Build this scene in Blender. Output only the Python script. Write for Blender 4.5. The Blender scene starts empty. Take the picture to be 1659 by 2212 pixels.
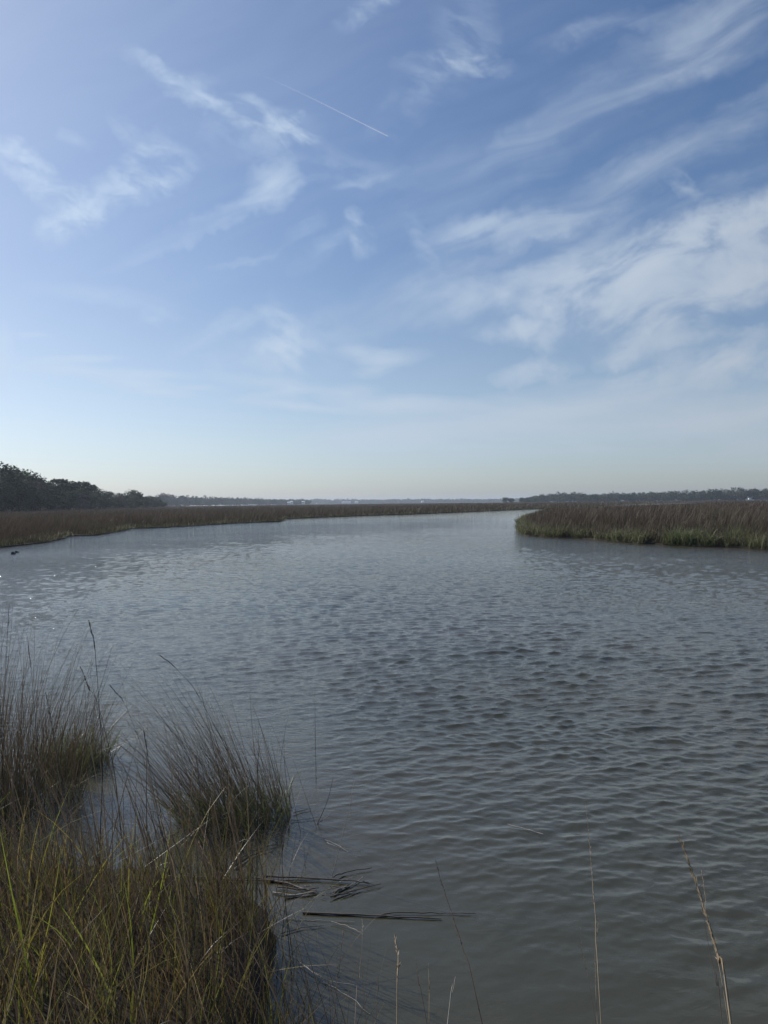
import bpy, math, random
import numpy as np
from mathutils import Vector, Matrix

rng = np.random.default_rng(7)
random.seed(7)
sc = bpy.context.scene
COL = sc.collection
R = math.radians

# ---------------------------------------------------------------- camera
H = 2.7
PITCH, ROLL = R(0.784), R(0.63)
W0, H0, FP = 1659.0, 2212.0, 1534.0          # picture size and focal length used for measuring
cam = bpy.data.cameras.new('camera'); cam_o = bpy.data.objects.new('camera', cam); COL.objects.link(cam_o)
cam.sensor_fit = 'VERTICAL'; cam.sensor_height = 36.0; cam.lens = 36.0 * FP / H0
cam.clip_start = 0.05; cam.clip_end = 90000
rot = Matrix.Rotation(-PITCH, 4, 'X') @ Matrix.Rotation(R(90), 4, 'X') @ Matrix.Rotation(-ROLL, 4, 'Z')
cam_o.matrix_world = Matrix.Translation((0, 0, H)) @ rot
sc.camera = cam_o
RM = np.array(rot.to_3x3())

def ray(px, py):
    d = RM @ np.array([(px - W0/2)/FP, -(py - H0/2)/FP, -1.0])
    return d / np.linalg.norm(d)
def ground(px, py, z=0.0):
    d = ray(px, py); t = (z - H)/d[2]
    return np.array([d[0]*t, d[1]*t, z])
def at(px, py, Y):                            # the point of the ray that lies Y metres forward
    d = ray(px, py); t = Y/d[1]
    return np.array([d[0]*t, Y, H + d[2]*t])
def tangent(px, py):
    d = ray(px, py); return d[0]/d[1], d[2]/d[1]

# ---------------------------------------------------------------- light, sky, exposure
SUN_AZ, SUN_EL = R(-56), R(36)               # azimuth from +Y, negative = left
sun = bpy.data.lights.new('sun', 'SUN'); sun.energy = 3.8; sun.angle = R(0.53); sun.color = (1.0, 0.94, 0.86)
sun_o = bpy.data.objects.new('sun', sun); COL.objects.link(sun_o)
sd = Vector((math.sin(SUN_AZ)*math.cos(SUN_EL), math.cos(SUN_AZ)*math.cos(SUN_EL), math.sin(SUN_EL)))
sun_o.rotation_euler = sd.to_track_quat('Z', 'Y').to_euler()
sc.view_settings.view_transform = 'Standard'; sc.view_settings.look = 'None'
sc.view_settings.exposure = 0.28; sc.view_settings.gamma = 1.0

world = bpy.data.worlds.new('World'); sc.world = world; world.use_nodes = True
nt = world.node_tree; nt.nodes.clear(); N = nt.nodes; L = nt.links
def node(tree, t, **kw):
    n = tree.nodes.new(t)
    for k, v in kw.items(): setattr(n, k, v)
    return n
def m(op, a, b=None, c=None, tree=None, clamp=False):
    tree = tree or nt
    n = tree.nodes.new('ShaderNodeMath'); n.operation = op; n.use_clamp = clamp
    for i, v in enumerate((a, b, c)):
        if v is None: continue
        if isinstance(v, (int, float)): n.inputs[i].default_value = v
        else: tree.links.new(v, n.inputs[i])
    return n.outputs[0]
bg = node(nt, 'ShaderNodeBackground'); bg.inputs['Strength'].default_value = 0.08
out = node(nt, 'ShaderNodeOutputWorld'); L.new(bg.outputs[0], out.inputs[0])
sky = node(nt, 'ShaderNodeTexSky', sky_type='NISHITA', sun_disc=False, sun_elevation=SUN_EL,
           altitude=0, air_density=1.1, dust_density=0.6, ozone_density=2.2)
sky.sun_rotation = SUN_AZ
tc = node(nt, 'ShaderNodeTexCoord')
sep = node(nt, 'ShaderNodeSeparateXYZ'); L.new(tc.outputs['Generated'], sep.inputs[0])
ysafe = m('MAXIMUM', sep.outputs[1], 0.08)
tx = m('DIVIDE', sep.outputs[0], ysafe); tz = m('DIVIDE', sep.outputs[2], ysafe)
comb = node(nt, 'ShaderNodeCombineXYZ'); L.new(tx, comb.inputs[0]); L.new(tz, comb.inputs[1])
def warp(src, scale, amp, detail=3):
    n = node(nt, 'ShaderNodeTexNoise'); n.inputs['Scale'].default_value = scale; n.inputs['Detail'].default_value = detail
    L.new(src, n.inputs['Vector'])
    s = node(nt, 'ShaderNodeVectorMath', operation='SUBTRACT'); L.new(n.outputs['Color'], s.inputs[0]); s.inputs[1].default_value = (.5, .5, .5)
    a = node(nt, 'ShaderNodeVectorMath', operation='MULTIPLY_ADD'); L.new(s.outputs[0], a.inputs[0])
    a.inputs[1].default_value = (amp, amp, 0); L.new(src, a.inputs[2])
    return a.outputs[0]
w1 = warp(comb.outputs[0], 6.0, 0.055, 3)
w1 = warp(w1, 24.0, 0.030, 5)
w1 = warp(w1, 70.0, 0.016, 4)
def fibre(angle, sx, sy, lo, hi, seed):
    mp = node(nt, 'ShaderNodeMapping', vector_type='TEXTURE'); L.new(warp(comb.outputs[0], 3.0, 0.12, 2), mp.inputs[0])
    mp.inputs['Location'].default_value = (seed, seed*.7, 0); mp.inputs['Rotation'].default_value = (0, 0, R(angle))
    mp.inputs['Scale'].default_value = (1/sx, 1/sy, 1)
    n = node(nt, 'ShaderNodeTexNoise'); n.inputs['Scale'].default_value = 1.0; n.inputs['Detail'].default_value = 9
    n.inputs['Roughness'].default_value = .55; n.inputs['Distortion'].default_value = .35
    L.new(mp.outputs[0], n.inputs['Vector'])
    mr = node(nt, 'ShaderNodeMapRange', interpolation_type='SMOOTHSTEP')
    L.new(n.outputs[0], mr.inputs[0]); mr.inputs[1].default_value = lo; mr.inputs[2].default_value = hi
    return mr.outputs[0]
w2 = warp(warp(comb.outputs[0], 9.0, .016, 3), 40.0, .010, 4)
def blobs(items, src=None):
    """(px, py, half length, half width, angle up to the right, strength): soft ellipses in the tangent plane of the northern sky"""
    acc = None
    for px, py, l, w, a, s in items:
        x, z = tangent(px, py)
        mp = node(nt, 'ShaderNodeMapping', vector_type='TEXTURE'); L.new(src or w1, mp.inputs[0])
        mp.inputs['Location'].default_value = (x, z, 0); mp.inputs['Rotation'].default_value = (0, 0, R(a))
        mp.inputs['Scale'].default_value = (l/FP, w/FP, 1)
        g = node(nt, 'ShaderNodeTexGradient', gradient_type='SPHERICAL'); L.new(mp.outputs[0], g.inputs[0])
        acc = m('MULTIPLY_ADD', g.outputs['Fac'], s, acc if acc is not None else 0.0)
    return acc
A = blobs([  # thin broad streaks rising to the right
 (1580, 50, 300, 100, 22, .46), (1400, 130, 460, 70, 30, .26), (1180, 300, 520, 70, 30, .26), (980, 345, 300, 45, 20, .12),
 (1590, 115, 200, 36, 10, .40), (1320, 45, 220, 28, 14, .30), (1620, 255, 420, 60, 27, .30), (1380, 370, 420, 60, 29, .27), (1150, 470, 420, 60, 22, .30),
 (1080, 490, 240, 40, 8, .40), (1500, 430, 300, 40, 18, .25), (1010, 640, 300, 50, 14, .42), (880, 620, 240, 36, 18, .26),
 (470, 470, 300, 30, 24, .62), (470, 720, 150, 26, 27, .62), (660, 495, 60, 30, 20, .50), (700, 545, 100, 30, 28, .42), (780, 392, 80, 20, 14, .34), (540, 555, 110, 14, 14, .3)])
A2 = blobs([  # the broken bank of cloud at the right
 (1590, 500, 420, 85, 20, 1.15), (1370, 560, 300, 70, 24, 1.05), (1300, 640, 220, 90, 20, .95), (1540, 630, 300, 70, 18, .80), (1400, 700, 170, 100, 5, .85), (1640, 590, 200, 80, 20, .7),
 (1100, 715, 120, 26, 0, .7), (1330, 765, 60, 34, 25, .8), (1140, 735, 80, 40, -25, .7), (1190, 660, 130, 50, 10, .5), (1590, 790, 220, 52, 8, 1.2), (1370, 820, 90, 26, 4, .9), (1160, 810, 110, 34, 8, .8),
 (1650, 880, 200, 50, 0, .5), (1080, 640, 220, 60, 14, .55), (1000, 600, 160, 40, 18, .4), (1220, 560, 200, 50, 24, .5), (1230, 480, 170, 40, 14, .45), (1030, 480, 150, 34, 8, .35), (1560, 730, 200, 26, 6, .5), (595, 395, 85, 60, 35, .7)])
B = blobs([  # wisps falling to the right
 (370, 145, 130, 30, -14, .45), (440, 205, 200, 34, -34, .55), (560, 245, 160, 40, -16, .60), (635, 268, 70, 36, -10, .75),
 (640, 330, 330, 60, -12, .22), (330, 300, 130, 45, -30, .50), (280, 330, 60, 30, 40, .40), (330, 390, 110, 55, 10, .75), (265, 385, 60, 22, -50, .35),
 (90, 385, 150, 48, -32, .95), (25, 340, 80, 26, -10, .5), (190, 440, 150, 60, 35, .75), (150, 470, 100, 40, 20, .7), (160, 298, 50, 20, -20, .35),
 (770, 515, 36, 60, 10, .65), (610, 760, 55, 150, 12, .70), (560, 770, 150, 45, 4, .55), (660, 740, 160, 120, 0, .30), (985, 145, 150, 32, 2, .50), (930, 190, 200, 60, 35, .2),
 (1000, 60, 120, 90, 60, .22), (810, 15, 110, 40, 30, .45), (1470, 400, 60, 26, -40, .45), (905, 520, 30, 80, 25, .30), (350, 690, 50, 22, 5, .55), (1230, 90, 60, 30, 30, .2)])
C = blobs([  # low horizontal bars
 (210, 803, 230, 16, -4, .85), (160, 776, 130, 11, 2, .70), (280, 826, 120, 13, -5, .6), (340, 848, 110, 12, -8, .55), (640, 880, 150, 12, -7, .55),
 (430, 842, 80, 9, -2, .4), (800, 770, 90, 24, -10, .55), (850, 775, 90, 22, 8, .6), (810, 800, 60, 18, 8, .5), (600, 852, 110, 12, 6, .35), (580, 830, 200, 20, -8, .3),
 (880, 878, 190, 32, -1, .85), (750, 850, 90, 22, 5, .4), (810, 935, 190, 40, 4, .55), (760, 950, 100, 24, 5, .25), (1150, 890, 420, 60, 9, .60), (1250, 930, 700, 60, 5, .50), (1450, 860, 260, 40, 3, .45),
 (1400, 905, 380, 45, 0, .40), (5, 770, 26, 90, 0, .6), (70, 722, 60, 8, -4, .3), (230, 640, 200, 26, -8, .16), (1620, 950, 500, 80, 0, .4), (-300, 880, 300, 40, 0, .6), (1900, 800, 300, 80, 10, .9), (2000, 400, 500, 160, 20, .8), (2300, 900, 500, 60, 0, .8), (-500, 600, 300, 90, 10, .5)], w2)
fa = fibre(22, 4.0, 22, .32, .72, 3.1); fa2 = fibre(20, 9.0, 18, .34, .66, 7.7); fb = fibre(-20, 17.0, 34, .36, .68, 9.4); fc = fibre(1, 5.0, 30, .32, .68, 5.2)
def shape(b, f, k0, k1):
    return m('MULTIPLY', b, m('MULTIPLY_ADD', f, k1, k0))
dens = m('ADD', m('ADD', m('ADD', shape(A, fa, .22, .95), shape(A2, fa2, .20, 1.45)), shape(B, fb, .10, 1.15)), shape(C, fc, .70, 1.3))
thin = m('MULTIPLY', m('MULTIPLY', fa, 0.05), m('MULTIPLY', m('MINIMUM', m('MULTIPLY', m('ABSOLUTE', tz), 4.0), 1.0), 1.0))
dens = m('ADD', dens, thin)
dps = node(nt, 'ShaderNodeVectorMath', operation='DOT_PRODUCT'); L.new(tc.outputs['Generated'], dps.inputs[0]); dps.inputs[1].default_value = sd
dens = m('ADD', dens, m('MULTIPLY', m('POWER', m('MAXIMUM', dps.outputs['Value'], 0.0), 5.0), .42))   # glow round the sun, put into the sky colour through the cloud density
alpha = m('SUBTRACT', 1.0, m('EXPONENT', m('MULTIPLY', dens, -1.15)), clamp=True)
alpha = m('MULTIPLY', alpha, m('MULTIPLY', m('GREATER_THAN', sep.outputs[2], 0.0), m('GREATER_THAN', sep.outputs[1], 0.1)))
# how much sun the air and the clouds scatter towards this side of the sky
dp = node(nt, 'ShaderNodeVectorMath', operation='DOT_PRODUCT'); L.new(tc.outputs['Generated'], dp.inputs[0]); dp.inputs[1].default_value = sd
near = node(nt, 'ShaderNodeMapRange'); L.new(dp.outputs['Value'], near.inputs[0]); near.inputs[1].default_value = .0; near.inputs[2].default_value = 1.0
tint = node(nt, 'ShaderNodeVectorMath', operation='MULTIPLY'); L.new(sky.outputs[0], tint.inputs[0]); tint.inputs[1].default_value = (1.0, 1.0, 1.0)
hsv = node(nt, 'ShaderNodeHueSaturation'); L.new(tint.outputs[0], hsv.inputs['Color'])
elev = node(nt, 'ShaderNodeMapRange', interpolation_type='SMOOTHSTEP'); L.new(sep.outputs[2], elev.inputs[0]); elev.inputs[1].default_value = .02; elev.inputs[2].default_value = .42
L.new(m('MULTIPLY_ADD', elev.outputs[0],   .19, .95), hsv.inputs['Saturation'])
air = node(nt, 'ShaderNodeMix', data_type='RGBA'); air.inputs['B'].default_value = (1.03, .99, 1.04, 1); air.inputs['A'].default_value = (.87, .94, 1.15, 1)
lowair = node(nt, 'ShaderNodeMapRange', interpolation_type='SMOOTHSTEP'); L.new(sep.outputs[2], lowair.inputs[0]); lowair.inputs[1].default_value = .0; lowair.inputs[2].default_value = .22
rim = node(nt, 'ShaderNodeMapRange', interpolation_type='SMOOTHSTEP'); L.new(sep.outputs[2], rim.inputs[0]); rim.inputs[1].default_value = -.01; rim.inputs[2].default_value = .10
rimc = node(nt, 'ShaderNodeMix', data_type='RGBA'); rimc.inputs['A'].default_value = (.90, .97, 1.10, 1); rimc.inputs['B'].default_value = (1, 1, 1, 1); L.new(rim.outputs[0], rimc.inputs['Factor'])
tint2 = node(nt, 'ShaderNodeVectorMath', operation='MULTIPLY'); L.new(sky.outputs[0], tint2.inputs[0]); L.new(rimc.outputs['Result'], tint2.inputs[1]); L.new(tint2.outputs[0], tint.inputs[0])
L.new(lowair.outputs[0], air.inputs['Factor']); L.new(air.outputs['Result'], tint.inputs[1])
cc = node(nt, 'ShaderNodeMix', data_type='RGBA'); L.new(near.outputs[0], cc.inputs['Factor'])
cc.inputs['A'].default_value = (4.5, 5.0, 5.7, 1); cc.inputs['B'].default_value = (6.4, 7.9, 9.8, 1)
mixc = node(nt, 'ShaderNodeMix', data_type='RGBA'); L.new(alpha, mixc.inputs['Factor']); L.new(hsv.outputs[0], mixc.inputs['A']); L.new(cc.outputs['Result'], mixc.inputs['B'])
L.new(mixc.outputs['Result'], bg.inputs['Color'])
sc.cycles.use_denoising = True
sc.cycles.max_bounces = 8; sc.cycles.transparent_max_bounces = 16; sc.cycles.volume_bounces = 1
sc.cycles.caustics_reflective = False; sc.cycles.caustics_refractive = False

# ---------------------------------------------------------------- helpers
def tag(o, label=None, cat=None, group=None, kind=None):
    if label: o['label'] = label
    if cat: o['category'] = cat
    if group: o['group'] = group
    if kind: o['kind'] = kind
    return o
def empty(name, loc=(0, 0, 0)):
    o = bpy.data.objects.new(name, None); o.location = loc; o.empty_display_size = .1; COL.objects.link(o); return o
def link(name, me, parent=None):
    o = bpy.data.objects.new(name, me); COL.objects.link(o)
    if parent is not None: o.parent = parent
    return o
def mesh_np(name, V, F, mat, col=None, smooth=True):
    """V (n,3); F (k,3) or (k,4) int array, or a list of both kinds"""
    me = bpy.data.meshes.new(name)
    Fs = F if isinstance(F, list) else [F]
    Fs = [f for f in Fs if len(f)]
    nl = sum(f.size for f in Fs); npoly = sum(len(f) for f in Fs)
    me.vertices.add(len(V)); me.vertices.foreach_set('co', np.ascontiguousarray(V, dtype=np.float32).ravel())
    me.loops.add(nl); me.polygons.add(npoly)
    me.loops.foreach_set('vertex_index', np.concatenate([f.ravel() for f in Fs]).astype(np.int32))
    tot = np.concatenate([np.full(len(f), f.shape[1]) for f in Fs]); st = np.concatenate([[0], np.cumsum(tot)[:-1]])
    me.polygons.foreach_set('loop_start', st.astype(np.int32)); me.polygons.foreach_set('loop_total', tot.astype(np.int32))
    me.polygons.foreach_set('use_smooth', np.full(npoly, smooth))
    me.update(calc_edges=True)
    if col is not None:
        a = me.attributes.new('Col', 'FLOAT_COLOR', 'POINT')
        c4 = np.ones((len(V), 4), dtype=np.float32); c4[:, :3] = col; a.data.foreach_set('color', c4.ravel())
    me.materials.append(mat); me.validate()
    return me
def inside(px, py, poly):
    poly = np.asarray(poly); c = np.zeros(len(px), bool); j = len(poly) - 1
    for i in range(len(poly)):
        xi, yi = poly[i][:2]; xj, yj = poly[j][:2]
        c ^= ((yi > py) != (yj > py)) & (px < (xj - xi)*(py - yi)/((yj - yi) + 1e-12) + xi); j = i
    return c
def smooth_noise(x, y, scale, seed, oct=3):
    r = np.random.default_rng(seed); v = np.zeros_like(x); amp = 1.0; tot = 0
    for o in range(oct):
        for k in range(4):
            a = r.uniform(0, 2*np.pi); f = 2**o*r.uniform(.7, 1.4)/scale
            v += amp*np.sin(2*np.pi*f*(x*np.cos(a) + y*np.sin(a)) + r.uniform(0, 6.28)); 
        tot += amp*2; amp *= .6
    return v/tot

# ---------------------------------------------------------------- materials
def new_mat(name):
    mt = bpy.data.materials.new(name); mt.use_nodes = True; t = mt.node_tree; t.nodes.clear()
    o = node(t, 'ShaderNodeOutputMaterial'); return mt, t, o
def leaf_mat(name, transl=.4, rough=.55, spec=.3, mult=1.0):
    mt, t, o = new_mat(name)
    at_ = node(t, 'ShaderNodeAttribute', attribute_name='Col')
    n = node(t, 'ShaderNodeTexNoise'); n.inputs['Scale'].default_value = 60 if mult == 1 else mult
    tcx = node(t, 'ShaderNodeTexCoord'); t.links.new(tcx.outputs['Object'], n.inputs['Vector'])
    mr = node(t, 'ShaderNodeMapRange'); t.links.new(n.outputs[0], mr.inputs[0]); mr.inputs[3].default_value = .7; mr.inputs[4].default_value = 1.3
    vm = node(t, 'ShaderNodeVectorMath', operation='SCALE'); t.links.new(at_.outputs['Color'], vm.inputs[0]); t.links.new(mr.outputs[0], vm.inputs['Scale'])
    p = node(t, 'ShaderNodeBsdfPrincipled'); t.links.new(vm.outputs[0], p.inputs['Base Color'])
    p.inputs['Roughness'].default_value = rough; p.inputs['Specular IOR Level'].default_value = spec
    tr = node(t, 'ShaderNodeBsdfTranslucent'); t.links.new(vm.outputs[0], tr.inputs['Color'])
    mx = node(t, 'ShaderNodeMixShader'); mx.inputs[0].default_value = transl
    t.links.new(p.outputs[0], mx.inputs[1]); t.links.new(tr.outputs[0], mx.inputs[2]); t.links.new(mx.outputs[0], o.inputs[0])
    return mt
M_grass = leaf_mat('marsh_grass', .30)
M_near = leaf_mat('bank_grass', .45, .38, .5)
M_leaf = leaf_mat('tree_leaves', .15, .8, .1, .8)
def plain(name, col, rough=.8, spec=.3, noise=None, amt=.35, bump=0, attr=False):
    mt, t, o = new_mat(name)
    p = node(t, 'ShaderNodeBsdfPrincipled'); p.inputs['Roughness'].default_value = rough; p.inputs['Specular IOR Level'].default_value = spec
    tcx = node(t, 'ShaderNodeTexCoord')
    n = node(t, 'ShaderNodeTexNoise'); n.inputs['Scale'].default_value = noise or 5; n.inputs['Detail'].default_value = 6
    t.links.new(tcx.outputs['Object'], n.inputs['Vector'])
    cr = node(t, 'ShaderNodeMix', data_type='RGBA'); t.links.new(n.outputs[0], cr.inputs['Factor'])
    cr.inputs['A'].default_value = tuple(c*(1 - amt) for c in col) + (1,); cr.inputs['B'].default_value = tuple(c*(1 + amt) for c in col) + (1,)
    t.links.new(cr.outputs['Result'], p.inputs['Base Color'])
    if bump:
        b = node(t, 'ShaderNodeBump'); b.inputs['Strength'].default_value = bump; b.inputs['Distance'].default_value = .03
        t.links.new(n.outputs[0], b.inputs['Height']); t.links.new(b.outputs[0], p.inputs['Normal'])
    t.links.new(p.outputs[0], o.inputs[0]); return mt
M_mud = plain('wet_mud', (.035, .03, .026), .85, .1, 7, .4, .6)
M_marshmud = plain('marsh_mud', (.05, .04, .034), .8, .2, .4, .4)
M_bark = plain('bark', (.07, .06, .052), .9, .1, 2, .3)
M_stem = plain('dry_stem', (.070, .050, .038), .65, .2, 40, .45)
M_stemdark = plain('dark_stem', (.040, .024, .026), .42, .5, 40, .4)
M_straw = plain('straw_stem', (.19, .14, .08), .5, .4, 40, .35)
M_plume = plain('seed_fluff', (.17, .125, .09), .8, .1, 60, .5)
M_reed = plain('wet_reed', (.10, .082, .062), .42, .5, 25, .5)
M_reedpale = plain('bleached_reed', (.30, .27, .22), .5, .4, 25, .35)
M_black = plain('wet_black_wood', (.012, .012, .014), .35, .5, 8, .3, .4)
M_white = plain('white_paint', (.75, .75, .74), .4, .4, 3, .06)
M_roof = plain('pale_roof', (.62, .64, .66), .5, .4, 3, .08)
M_glass = plain('dark_window', (.03, .035, .045), .1, .5, 3, .1)
M_sand = plain('pale_sand', (.42, .39, .34), .9, .1, .2, .15)

# ---------------------------------------------------------------- ground and water
def disc(name, rad, z, mat, n=96):
    a = np.linspace(0, 2*np.pi, n, endpoint=False)
    V = np.stack([rad*np.cos(a), rad*np.sin(a), np.full(n, z)], 1)
    return link(name, mesh_np(name, V, np.arange(n)[None, :], mat))
tag(disc('riverbed', 7000, -0.9, M_mud), kind='structure')

# outlines of the two marshes at water level (metres), from the near shore round
SL = [(-260, 1215), (-120, 1196), (0, 1183), (60, 1177), (100, 1172), (135, 1165), (150, 1158), (200, 1157), (262, 1148), (285, 1141.5), (335, 1140.5), (400, 1137), (500, 1131),
      (560, 1128), (607, 1127), (618, 1120.5), (700, 1117), (800, 1113), (900, 1110), (1000, 1106), (1130, 1100.5), (1200, 1097.5), (1260, 1095), (1310, 1091.5), (1360, 1089.3), (1410, 1087.8), (1450, 1086.9)]
left_shore = [ground(*p)[:2] for p in SL]
left_poly = left_shore + [np.array(p) for p in [(290, 560), (420, 600), (700, 620), (640, 660), (330, 655), (250, 760), (210, 1300), (60, 2100), (-90, 1800), (-150, 1560), (-230, 1330), (-300, 1010), (-900, 700), (-900, 120), (-300, 40)]]
SR = [(1140, 1119), (1127, 1129), (1122, 1140), (1124, 1148), (1136, 1156.4), (1206, 1162), (1260, 1164), (1314, 1168.5), (1386, 1175), (1458, 1178), (1520, 1181), (1566, 1182), (1610, 1184), (1659, 1187), (1780, 1196), (2000, 1215)]
right_shore = [ground(*p)[:2] for p in SR]
right_poly = right_shore + [np.array(p) for p in [(70, 34), (300, 60), (800, 200), (800, 640), (470, 560), (200, 420), (150, 330), (92, 215), (58, 160), (35, 122)]]
def densify(poly, step, jit, seed, n_jag=None):
    r = np.random.default_rng(seed); P = [np.asarray(p, float) for p in poly]; o = []
    for i in range(len(P)):
        a, b = P[i], P[(i + 1) % len(P)]; d = np.linalg.norm(b - a); dist = np.linalg.norm((a + b)/2)
        k = max(1, min(40, int(d/max(step, dist*.012))))
        for q in range(k):
            p = a + (b - a)*q/k; nrm = np.array([-(b - a)[1], (b - a)[0]])/(d + 1e-9)
            o.append(p + nrm*r.normal()*jit*(0 if q == 0 else 1)*min(1, dist/60))
    return np.array(o)
left_d = densify(left_poly, .7, .16, 3); right_d = densify(right_poly, .7, .16, 4)
def land(name, poly, z, mat):
    n = len(poly)
    V = np.concatenate([np.c_[poly, np.full(n, z)], np.c_[poly*1.0, np.full(n, -1.0)]])
    i = np.arange(n); j = (i + 1) % n
    me = mesh_np(name, V, [i[None, :], np.stack([i, i + n, j + n, j], 1)], mat, smooth=False)
    import bmesh
    bm = bmesh.new(); bm.from_mesh(me); bmesh.ops.triangulate(bm, faces=[f for f in bm.faces if len(f.verts) > 4])
    bmesh.ops.recalc_face_normals(bm, faces=bm.faces); bm.to_mesh(me); bm.free()
    return tag(link(name, me), kind='structure')
land('marsh_ground', left_d, .07, M_marshmud); land('marsh_ground', right_d, .07, M_marshmud)
far_land = np.array([(-3400, 900), (-1500, 1000), (-420, 820), (-330, 1150), (-520, 1900), (-500, 2750), (1500, 3000), (3800, 3300), (3800, 5200), (-3400, 5200)])
land('far_shore', far_land, .5, M_marshmud)
right_far = np.array([(170, 1010), (330, 960), (470, 880), (650, 860), (1400, 900), (1500, 1500), (250, 1500)])
land('far_shore', right_far, .5, M_marshmud)

# the bank the picture was taken from
shoreline = np.array([(-14, 7.0), (-6, 5.9), (-3.6, 5.6), (-2.7, 5.35), (-1.9, 5.25), (-1.1, 5.0), (-.72, 4.6), (-.66, 4.0), (-.58, 3.4), (-.30, 2.95), (.3, 2.75), (2, 2.65), (6, 2.5), (14, 2.0)])
def bank_z(x, y):
    ys = np.interp(x, shoreline[:, 0], shoreline[:, 1]); d = ys - y
    z = np.where(d > 0, .06*np.tanh(d*4) + .50*np.clip(d - .25, 0, 9)*(1 + 0*d), d*.5)
    k = np.interp(x, [-1.4, -.5, .3], [.34, .30, .95]); z = np.where(d > .25, .06 + (z - .06)*k, z)
    z = 1.05 - np.log1p(np.exp((1.05 - z)*6))/6 + .0
    return z + .025*smooth_noise(x, y, 1.0, 5)
gx, gy = np.meshgrid(np.linspace(-14, 14, 281), np.linspace(-12, 8, 221))
gz = np.maximum(bank_z(gx, gy), -.88)
nx, ny = gx.shape[1], gx.shape[0]; I = np.arange(nx*ny).reshape(ny, nx)
Fb = np.stack([I[:-1, :-1], I[:-1, 1:], I[1:, 1:], I[1:, :-1]], -1).reshape(-1, 4)
tag(link('river_bank', mesh_np('river_bank', np.stack([gx, gy, gz], -1).reshape(-1, 3), Fb, M_mud)), kind='structure')

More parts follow.
